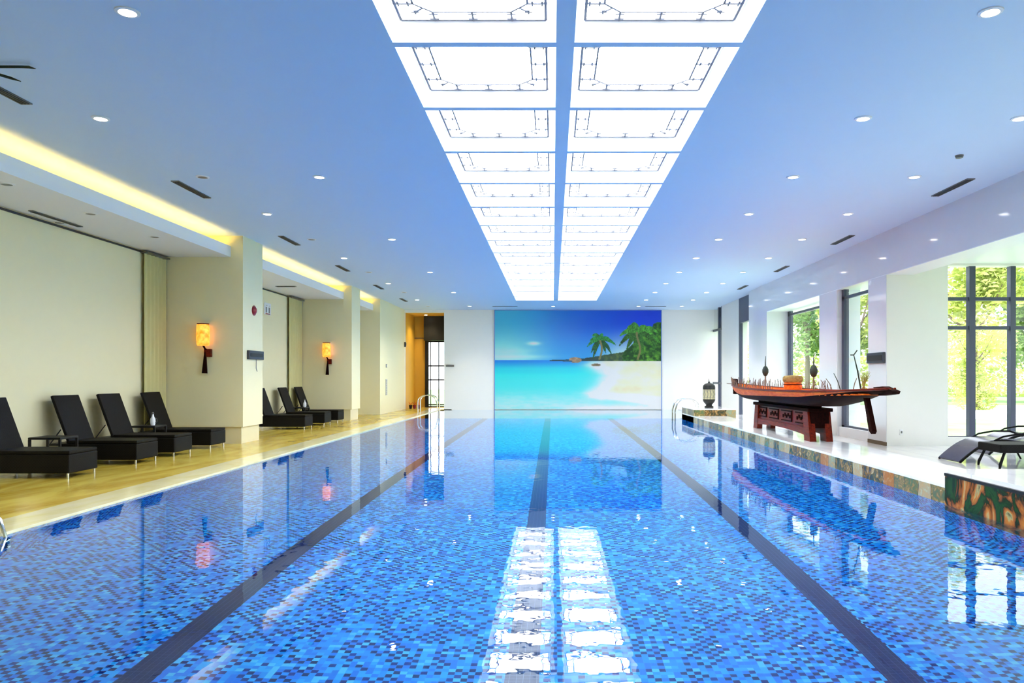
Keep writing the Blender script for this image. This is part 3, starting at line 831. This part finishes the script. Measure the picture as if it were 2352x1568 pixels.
# small pots in the alcove
for i, (px, mt) in enumerate(((943, 'black'), (952, 'red'), (962, 'wood_red'))):
    lab = ['black small pot with twigs, leftmost in the alcove', 'red small pot with twigs, middle of the alcove row', 'brown small pot with twigs, rightmost in the alcove row'][i]
    o = thing('potted_plant', lab, 'plant', ((px-1270)*(FW+.5)/F, FW+.5, 0), 0, 'small pots in the alcove')
    MB().lathe([(.05, 0), (.07, .14), (.075, .15), (.06, .15), (.05, .12)], n=14).build('pot', M[mt], o, True)
    m = MB()
    for q in range(9):
        a_ = rnd.uniform(0, 2*PI); m.tube([(0, 0, .12), (math.cos(a_)*.04, math.sin(a_)*.04, .2), (math.cos(a_)*.09, math.sin(a_)*.09, .24+rnd.uniform(0, .06))], [.006, .008, .003], 5)
    m.build('twigs', M['wood_orange'], o)

# ------------------------------------------------------------------ left loungers
def lounger():
    """foot end towards the pool (+x), head towards the wall; origin at foot end centre"""
    r = thing('sun_lounger', '', 'sun lounger', (0, 0, 0), 0, 'black wicker loungers on the left deck')
    w = .30
    MB().box(-1.12, 0, -w, w, .065, .30, .015).build('base', M['wicker'], r)
    MB().box(-1.02, .0, -w+.01, w-.01, .30, .345, .012).build('seat', M['wicker'], r)
    # back tilted ~ 19 deg from vertical
    a = math.atan2(.24, .66); L = .70; b = MB().box(-.022, .022, -w, w, 0, L, .01)
    bo = b.build('backrest', M['wicker'], r); bo.location = (-.985, 0, .33); bo.rotation_euler = (0, -a, 0)
    m = MB()
    for s in (-1, 1): m.tube([(-1.12, s*(w-.05), .50), (-1.27, s*(w-.05), .30), (-1.14, s*(w-.05), .28)], .009, 6)
    m.build('prop_bar', M['black'], r)
    MB().box(-1.28, -1.1, -w, w, .27, .30).build('rear_rail', M['black'], r)
    for sx in (-.03, -1.05):
        for sy in (-1, 1):
            MB().tube([(sx, sy*(w-.03), 0), (sx, sy*(w-.03), .09)], .014, 10).build('leg', M['chrome'], r, True)
    return r
ds = [(.00537, .00573), (.00625, .0066), (.00689, .00721), (.00761, .00796), (.0105, .01085), (.0114, .01175), (.01212, .01247)]
labs = ['black wicker sun lounger at the left frame edge, nearest the camera', 'black wicker sun lounger with raised back, second from the left edge',
        'black wicker sun lounger with raised back, third from the left edge', 'black wicker sun lounger farthest along in the near bay, beside the pier',
        'black wicker sun lounger in the second bay, half hidden by the pier', 'black wicker sun lounger, middle of three in the second bay',
        'black wicker sun lounger, farthest of three in the second bay']
pr = lounger()
for i, (a_, b_) in enumerate(ds):
    y = (a_+b_)/2*F
    if i == 0: pr.location = (-5.98, y, 0); pr['label'] = labs[0]
    else: dup(pr, (-5.98, y, 0), labs[i])
def sidetable(x, y, lab):
    r = thing('side_table', lab, 'table', (x, y, 0), 0, 'low side tables between loungers')
    MB().box(-.22, .22, -.2, .2, .41, .44, .006).build('tabletop', M['black'], r)
    for sx in (-1, 1):
        for sy in (-1, 1):
            MB().box(sx*.205-.014, sx*.205+.014, sy*.185-.014, sy*.185+.014, 0, .41).build('leg', M['black'], r)
sidetable(-6.88, .0060*F, 'low black side table between the two nearest loungers')
sidetable(-6.88, .0074*F, 'low black side table left of the lounger beside the pier')
sidetable(-6.95, .01193*F, 'low black side table between the loungers of the second bay')
def bottle(x, y, z, lab):
    r = thing('white_carafe', lab, 'carafe', (x, y, z)); r.scale = (.72, .72, .9)
    MB().lathe([(.045, 0), (.06, .05), (.055, .12), (.025, .17), (.02, .21)], n=18).build('body', M['white'], r, True)
    MB().lathe([(.022, .21), (.03, .225), (.012, .25), (.0001, .255)], n=14).build('stopper', M['steel'], r, True)
    MB().tube([(.05, 0, .14), (.1, 0, .12), (.1, 0, .07), (.055, 0, .05)], .007, 6).build('handle', M['steel'], r)
bottle(-6.80, .0074*F, .44, 'white carafe on the side table by the fourth lounger')
bottle(-6.80, .01193*F, .44, 'white carafe on the side table in the second bay')

# gathered curtains in the bay corners
M['curtain'] = plain('olive_cream_curtain', (216, 208, 146), .8, var=.08)
for y0_, y1_, lab in ((13.62, P1-.03, 'olive cream curtain gathered in the corner of the near lounger bay'), (21.1, P2-.04, 'olive cream curtain gathered in the corner of the second bay')):
    o = thing('gathered_curtain', lab, 'curtain', (BW+.02, y0_, 0), 0, 'curtains in the lounger bays')
    m = MB(); N = 48; rows = []
    for i in range(N+1):
        yy = (y1_-y0_)*i/N; xx = .05+.022*math.sin(i/N*2*PI*5.5)
        rows.append([m.bm.verts.new((x_, yy, z_)) for x_, z_ in ((xx, .02), (xx, 3.47), (xx-.012, 3.47), (xx-.012, .02))])
    for A, B in zip(rows, rows[1:]):
        for j in range(4): m.bm.faces.new((A[j], A[(j+1) % 4], B[(j+1) % 4], B[j]))
    m.bm.faces.new(rows[0]); m.bm.faces.new(rows[-1][::-1])
    m.build('fabric', M['curtain'], o, True)
    MB().box(.0, .13, -.05, y1_-y0_, 3.47, 3.50).build('rail', M['steel'], o)

# ------------------------------------------------------------------ handrails
def rail(loc, lab, rz=0, h=.55, reach=.42, sp=.5, zb=-.6):
    r = thing('pool_handrail', lab, 'handrail', loc, rz, 'chrome pool handrails')
    for s_ in (-1, 1):
        P = [(-.38, s_*sp/2, 0)]
        for i in range(9):
            a_ = PI*i/8; P.append((-.05-.33*math.cos(a_)*1.0+.0, s_*sp/2, h-.22+.22*math.sin(a_)))
        P += [(reach-.1, s_*sp/2, h-.35), (reach-.1, s_*sp/2, zb)]
        MB().tube(P, .019, 10).build('rail', M['chrome'], r, True)
    m = MB()
    for z in (-.15, -.4): m.box(reach-.16, reach-.04, -sp/2, sp/2, z, z+.03)
    m.build('tread', M['chrome'], r)
rail((XL-.25, 5.83, 0), 'chrome handrail at the left frame edge of the pool', h=.25)
rail((XL-.05, 27.6, 0), 'chrome handrail at the far left corner of the pool near the alcove', h=.62)
rail((3.95, 22.9, .1), 'chrome handrail beside the far right rounded platform', rz=PI, h=.52)

# ------------------------------------------------------------------ lantern
o = thing('stone_lantern', 'black barrel-shaped lantern with cream fretwork panel on the low platform', 'lantern', (4.62, 22.55, .362))
MB().lathe([(.13, 0), (.135, .04), (.09, .06), (.09, .09), (.16, .17), (.18, .22), (.18, .25)], n=28).build('base', M['black'], o, True)
MB().lathe([(.172, .25), (.172, .54)], n=28).build('lamp_panel', plain('cream_paper', (206, 196, 150), .6, var=.3, scale=20), o, True)
m = MB()
for i in range(12):
    a_ = 2*PI*i/12; c_, s_ = math.cos(a_)*.176, math.sin(a_)*.176
    m.tube([(c_, s_, .25), (c_, s_, .54)], .006, 5)
    b2 = a_+PI/12; m.tube([(c_, s_, .3), (math.cos(b2)*.178, math.sin(b2)*.178, .40), (c_, s_, .5)], .005, 5)
for z in (.3, .5): m.tube([(math.cos(2*PI*i/24)*.177, math.sin(2*PI*i/24)*.177, z) for i in range(24)], .005, 5, True)
m.build('fretwork', M['steel'], o)
MB().lathe([(.18, .54), (.182, .60), (.17, .66), (.11, .71), (.03, .73)], n=28).build('cap', M['black'], o, True)
MB().lathe([(.03, .73), (.035, .75), (.012, .78), (.006, .85), (.0001, .86)], n=16).build('finial', M['black'], o, True)

# ------------------------------------------------------------------ boat on its stand
TOP = .172
SX, SW = 4.35, .35
sy0, sy1 = .00735*F, .00939*F
st = thing('boat_stand', 'carved red-brown wooden stand under the boat on the right pool edge', 'stand', (SX+SW/2, (sy0+sy1)/2, TOP))
hl = (sy1-sy0)/2; hw = SW/2
def stand_parts():
    zt = .56
    for sy in (-1, 1):
        for sx in (-1, 1):
            b = MB(); y0 = sy*hl; y1 = sy*(hl-.30)
            bm = b.bm
            # splayed plank leg
            b.prism([(y0+sy*.03, 0), (y1+sy*.03, 0), (y1-sy*.06, zt), (y0-sy*.12, zt)], 'x', sx*(hw+.02), sx*(hw-.09))
            b.build('leg', M['wood_red'], st)
    for sx in (-1, 1):
        b = MB(); n = 14; pts = []
        for i in range(n+1):
            y = -hl+.25+(2*hl-.5)*i/n; u = (i/n-.5)*2
            pts.append((y, .09+.045*(1-u*u)))
        poly = pts+[(hl-.25, .22), (-hl+.25, .22)]
        b.prism(poly, 'x', sx*(hw+.012), sx*(hw-.045)); b.build('apron', M['wood_red'], st)
        MB().box(min(sx*(hw-.02), sx*(hw-.05)), max(sx*(hw-.02), sx*(hw-.05)), -hl+.22, hl-.22, .21, .50).build('side_panel', M['wood_red'], st)
        m = MB()
        for i in range(4):
            yc = -hl+.55+i*(2*hl-1.1)/3
            m.box(min(sx*(hw-.02), sx*(hw-.003)), max(sx*(hw-.02), sx*(hw-.003)), yc-.3, yc+.3, .27, .29)
            m.box(min(sx*(hw-.02), sx*(hw-.003)), max(sx*(hw-.02), sx*(hw-.003)), yc-.3, yc+.3, .45, .47)
            m.box(min(sx*(hw-.02), sx*(hw-.003)), max(sx*(hw-.02), sx*(hw-.003)), yc-.32, yc-.29, .27, .47)
            for j in range(5):
                yy = yc-.2+j*.1; m.lathe([(.0001, 0), (.035, 0), (.035, .012), (.0001, .012)], c=(0, 0, 0), n=8) if False else m.box(min(sx*(hw-.02), sx*(hw-.006)), max(sx*(hw-.02), sx*(hw-.006)), yy-.03, yy+.03, .33+.03*(j % 2), .39+.03*(j % 2))
        m.build('carving', M['wood_dark'], st)
    for sy in (-1, 1):
        y = sy*(hl-.05)
        MB().box(-hw+.02, hw-.02, min(y, y-sy*.04), max(y, y-sy*.04), .22, zt).build('end_panel', M['wood_dark'], st)
    MB().box(-hw-.04, hw+.04, -hl+.02, hl-.02, .5, .56, .01).build('top_board', M['wood_dark'], st)
    MB().box(-hw*.7, hw*.7, -hl+.3, hl-.1, .56, .592, .01).build('cradle', M['wood_dark'], st)
stand_parts()

BXc = 4.56
yn, yf = .00585*F, .0109*F          # near (stern) and far (bow) ends
bt = thing('wooden_boat', 'long orange and dark wooden model boat raised on the carved stand', 'boat', (BXc, (yn+yf)/2, 0))
LB = (yf-yn)/2
def sec(u):
    """u in -1 (near end) .. 1 (far end): half width, gunwale z, keel z"""
    wdt = .50*max(0.0, (1-abs(u)**2.3))**.8 + .03
    gun = 1.02 + .08*abs(u)**3
    if u < 0: keel = .765 + .33*(max(0, abs(u)-.42)/.58)**1.35
    else: keel = .765 + .20*(max(0, u-.45)/.55)**1.5
    return wdt, gun, min(keel, gun-.06)
n = 44
def hull_strip(upper, name, mat, thick=.022):
    for s in (-1, 1):
        m = MB(); rows = []
        for i in range(n+1):
            u = -1+2*i/n; w_, g, kz = sec(u)
            split = .46-.30*u                      # where the dark planks end on the side
            prof = [(0.002, kz), (.42*w_, kz+.002), (.72*w_, kz+.03)]
            side = lambda f_: (.72*w_+.28*w_*math.sin(f_*PI/2), kz+.03+(g-kz-.03)*f_)
            if upper: P = [side(split+(1-split)*j/4) for j in range(5)]
            else: P = prof+[side(split*j/3) for j in range(1, 4)]
            row = [m.bm.verts.new((s*a, u*LB, b)) for a, b in P]
            row += [m.bm.verts.new((s*max(.001, a-thick), u*LB, b+(thick if not upper and q < 2 else .0))) for q, (a, b) in enumerate(P)]
            rows.append(row)
        T = len(rows[0])//2
        for A, B in zip(rows, rows[1:]):
            for j in range(T-1):
                m.bm.faces.new((A[j], A[j+1], B[j+1], B[j])); m.bm.faces.new((A[T+j], B[T+j], B[T+j+1], A[T+j+1]))
            m.bm.faces.new((A[0], B[0], B[T], A[T])); m.bm.faces.new((A[T-1], A[2*T-1], B[2*T-1], B[T-1]))
        for R in (rows[0], rows[-1]):
            for j in range(T-1): m.bm.faces.new((R[j], R[T+j], R[T+j+1], R[j+1]))
        m.build(name, mat, bt, True)
hull_strip(False, 'lower_hull', M['wood_dark'])
hull_strip(True, 'upper_plank', M['wood_orange'])
for s in (-1, 1):
    P = []
    for i in range(n+1):
        u = -1+2*i/n; w_, g, kz = sec(u); P.append((s*(w_+.005), u*LB, g))
    MB().tube(P, .018, 6).build('gunwale', M['wood_red'], bt, True)
m = MB()
for i in range(3, n-2):
    u = -1+2*i/n; w_, g, kz = sec(u)
    if w_ > .1: m.box(-w_+.03, w_-.03, u*LB-.1, u*LB+.1, g-.07, g-.05)
m.build('deck_planks', M['wood_orange'], bt)
MB().prism([(-LB+.5, 1.115), (-LB+.2, 1.13), (-LB-.14, 1.07), (-LB-.1, 1.03), (-LB+.3, 1.0)], 'x', -.05, .05).build('stern_cap', M['wood_dark'], bt)
MB().box(-.05, .05, LB-.12, LB+.04, .84, 1.22, .02).build('bow_post', M['wood_dark'], bt)
MB().tube([(0, LB, 1.09), (0, LB+.9, 1.10)], [.014, .008], 6).build('bowsprit', M['rod'], bt)
ym = (yn+yf)/2
MB().prism([(10.95-ym, .96), (10.87-ym, .96), (10.64-ym, .50), (10.68-ym, .46), (10.76-ym, .50)], 'x', -.10, -.035).build('rudder', M['wood_dark'], bt)
m = MB(); rr = random.Random(4)
for s in (-1, 1):
    for i in range(70):
        u = .98-1.15*i/70; w_, g, kz = sec(u)
        z1 = g+rr.uniform(.07, .19)
        m.tube([(s*w_, u*LB, g), (s*(w_+rr.uniform(-.03, .03)), u*LB+rr.uniform(-.05, .05), z1)], .006, 4)
m.build('gunwale_pegs', M['rod'], bt)
def on_deck(u): w_, g, kz = sec(u); return g-.05
def yb(px, x=BXc): return x*F/(px-1270)
# drum/basket
def uy(y): return (y-(yn+yf)/2)/LB
y = yb(1821); z = on_deck(uy(y))
o = thing('wooden_barrel', 'round wooden tub with a straw lid standing amidships on the boat', 'barrel', (BXc, y, z))
MB().lathe([(.14, 0), (.165, .05), (.17, .12), (.155, .19)], n=24).build('tub', M['wood_orange'], o, True)
m = MB()
for z_ in (.04, .15): m.tube([(math.cos(2*PI*i/24)*.17, math.sin(2*PI*i/24)*.17, z_) for i in range(24)], .009, 6, True)
m.build('hoop', M['wood_red'], o)
MB().lathe([(.165, .19), (.185, .22), (.185, .28), (.16, .315), (.05, .325)], n=24).build('lid', M['straw'], o, True)
# floats on poles
for px, zt, lab in ((1758, 2.0, 'dark oval float on an upright rod, toward the bow of the boat'), (1869, 1.8, 'dark oval float on an upright rod, right of the tub on the boat')):
    y = yb(px); kk = y/F; z = on_deck(uy(y)); zc = EYE+(867-852)*kk
    o = thing('fishing_float', lab, 'float', (BXc, y, z), 0, 'floats on the boat')
    MB().tube([(0, 0, 0), (0, 0, zc-z)], .014, 8).build('pole', M['rod'], o)
    MB().lathe([(.0001, -.115), (.04, -.09), (.066, -.03), (.066, .03), (.04, .09), (.0001, .12)], c=(0, 0, zc-z), n=18).build('float_body', M['twine'], o, True)
    MB().tube([(0, 0, zc-z+.1), (.0, 0, zc-z+.22), (.005, 0, zc-z+.32)], [.014, .009, .004], 6).build('tip', M['black'], o)
# rods near the stern
for i, (b0, t0, lab) in enumerate((((1979, 890), (1961, 815), 'tall forked dark rod leaning at the stern of the boat'), ((1933, 893), (1915, 857), 'thin rod leaning left, beside the tall forked rod'),
                        ((1915, 894), (1897, 869), 'short thin rod between the float and the stern rods'), ((1900, 895), (1885, 872), 'shortest thin rod just right of the rear float'),
                        ((1958, 892), (1968, 868), 'short thin rod leaning right near the stern'))):
    kk = BXc/(b0[0]-1270)
    y = kk*F; z = EYE+(867-b0[1])*kk; x2 = (t0[0]-1270)*kk; z2 = EYE+(867-t0[1])*kk
    o = thing('fishing_rod', lab, 'rod', (BXc, y, z), 0, 'rods standing on the boat')
    MB().tube([(0, 0, -.08), ((x2-BXc)*.5, 0, (z2-z)*.5), (x2-BXc, 0, z2-z)], [.014, .011, .007] if i == 0 else [.008, .007, .005], 6).build('shaft', M['twine'] if i in (0, 1) else M['rod'], o)
    if i == 0:
        e_ = (x2-BXc, 0, z2-z)
        MB().tube([e_, (e_[0]+.05, 0, e_[2]+.07)], .008, 6).tube([e_, (e_[0]-.05, 0, e_[2]+.0)], .008, 6).build('fork', M['twine'], o)
# tuft vase at stern
kk = 4.6/(1990-1270)
o = thing('grass_bundle', 'small bundle of yellow-green dried grass at the stern of the boat', 'grass bundle', (BXc, kk*F, EYE-28*kk))
m = MB()
for i in range(26):
    a_ = rr.uniform(0, 2*PI); q = rr.uniform(.02, .10)
    m.tube([(0, 0, -.05), (math.cos(a_)*.02, math.sin(a_)*.02, .1), (math.cos(a_)*q, math.sin(a_)*q, rr.uniform(.18, .3))], [.006, .006, .003], 4)
m.build('stalks', plain('dried_grass', (168, 168, 92), .8), o)
MB().lathe([(.02, -.06), (.03, -.02), (.022, .04)], n=12).build('tie', M['straw'], o)

# ------------------------------------------------------------------ right terrace furniture
def chaise(loc, lab, wd=.6):
    r = thing('wave_chaise', lab, 'sun lounger', loc, 0, 'curved loungers by the big window')
    prof = []
    ctrl = [(0, .015), (.12, .12), (.28, .235), (.46, .31), (.66, .335), (.86, .31), (1.02, .29), (1.2, .30), (1.4, .36), (1.6, .47), (1.75, .58)]
    for i in range(len(ctrl)-1):
        for j in range(4):
            p0 = ctrl[max(i-1, 0)]; p1 = ctrl[i]; p2 = ctrl[i+1]; p3 = ctrl[min(i+2, len(ctrl)-1)]; t_ = j/4
            q = [.5*((2*p1[a])+(-p0[a]+p2[a])*t_+(2*p0[a]-5*p1[a]+4*p2[a]-p3[a])*t_**2+(-p0[a]+3*p1[a]-3*p2[a]+p3[a])*t_**3) for a in (0, 1)]
            prof.append(tuple(q))
    prof.append(ctrl[-1])
    MB().ribbon(prof, -wd/2, wd/2, .03).build('seat', M['chaise'], r, True)
    for s in (-1, 1):
        MB().tube([(x_, s*wd/2, z_-.012) for x_, z_ in prof], .018, 8).build('side_frame', M['wicker'], r, True)
        MB().tube([(.50, s*(wd/2), .32), (.62, s*(wd/2+.02), .385), (.85, s*(wd/2+.02), .425), (1.1, s*(wd/2+.02), .425), (1.25, s*wd/2, .37)], .014, 8, flat=1).build('armrest', M['wicker'], r, True)
        MB().tube([(1.1, s*(wd/2-.02), .28), (1.25, s*(wd/2-.02), 0)], .014, 8).build('leg', M['wicker'], r, True)
    return r
M['chaise'] = plain('dark_violet_grey_sling', (70, 64, 92), .25, var=.1)
chaise((5.96, (.00638+.00672)/2*F, 0), 'dark curved chaise longue with its low foot end toward the boat')
chaise((7.05, .0079*F-1.2, 0), 'second dark curved chaise behind the round-legged table at the right edge')
o = thing('side_table', 'low dark table with splayed legs at the right frame edge', 'table', (1.0, 1.0, 0))
ktb = EYE/(1072-867)
o.location = ((2330-1270)*ktb, ktb*F, 0)
tz = EYE-150*ktb
tw = .36
MB().box(-tw, tw, -.28, .28, tz-.115, tz, .015).build('tabletop', M['wicker'], o)
for sx, sy in ((-1, -1), (1, -1), (-1, 1), (1, 1)):
    MB().tube([(sx*(tw-.12), sy*.22, tz-.05), (sx*(tw-.07), sy*.24, .2), (sx*(tw-.01), sy*.26, .06), (sx*(tw+.0), sy*.26, 0)], [.02, .018, .02, .014], 8).build('leg', M['wicker'], o, True)

# ------------------------------------------------------------------ light
wd = bpy.data.worlds.new('World'); bpy.context.scene.world = wd; wd.use_nodes = True
nt = wd.node_tree; nt.nodes.clear()
wo = nt.nodes.new('ShaderNodeOutputWorld'); bg = nt.nodes.new('ShaderNodeBackground')
bg.inputs[0].default_value = (.86, .93, 1, 1); bg.inputs[1].default_value = 2.0
nt.links.new(bg.outputs[0], wo.inputs[0])
def light(kind, name, loc, energy, color, size=None, rot=(0, 0, 0), **kw):
    d_ = bpy.data.lights.new(name, kind); d_.energy = energy; d_.color = color
    if kind == 'AREA':
        d_.shape = 'RECTANGLE'; d_.size, d_.size_y = size
    for a_, v in kw.items(): setattr(d_, a_, v)
    o_ = bpy.data.objects.new(name, d_); C.objects.link(o_); o_.location = loc; o_.rotation_euler = rot
    return o_
sun = light('SUN', 'sun', (0, 0, 20), 3.0, (1, .95, .85), rot=(math.radians(38), 0, math.radians(-150)), angle=.02)
# window portals
def portal(loc, size, rot):
    o_ = light('AREA', 'window_portal', loc, 1, (1, 1, 1), size, rot); o_.data.cycles.is_portal = True
portal((8.9, RP-.02, 1.6), (3.3, 2.9), (-PI/2, 0, 0))
portal((10.58, RP/2, 1.7), (2.8, RP), (0, PI/2, 0))
# downlight beams
for i, (x_, y_) in enumerate(LAMPS):
    light('SPOT', 'downlight_beam', (x_, y_, CZ-.02), 90, (1, .93, .82), spot_size=math.radians(95), spot_blend=.8, shadow_soft_size=.06)

light('SPOT', 'alcove_beam', (-5.2, FW+1.1, AZ-.03), 45, (1, .78, .42), spot_size=math.radians(120), spot_blend=.6, shadow_soft_size=.06)

# ------------------------------------------------------------------ camera
cam = bpy.data.cameras.new('camera'); co = bpy.data.objects.new('camera', cam); C.objects.link(co)
co.location = (0, 0, EYE); co.rotation_euler = (PI/2, 0, 0)
cam.sensor_width = 36; cam.lens = 36*F/2352
cam.shift_x = -(1270-1176)/2352; cam.shift_y = (867-784)/2352
cam.clip_end = 300
sc = bpy.context.scene; sc.camera = co
sc.view_settings.view_transform = 'Standard'; sc.view_settings.look = 'None'
sc.view_settings.exposure = 1.12; sc.view_settings.gamma = 1; sc.view_settings.use_curve_mapping = False
cy = sc.cycles
cy.use_adaptive_sampling = True; cy.adaptive_threshold = .1; cy.adaptive_min_samples = 16
cy.max_bounces = 7; cy.diffuse_bounces = 3; cy.glossy_bounces = 3; cy.transmission_bounces = 4; cy.transparent_max_bounces = 12
cy.use_denoising = True; cy.sample_clamp_indirect = 6; cy.caustics_reflective = True; cy.caustics_refractive = True; cy.blur_glossy = .3
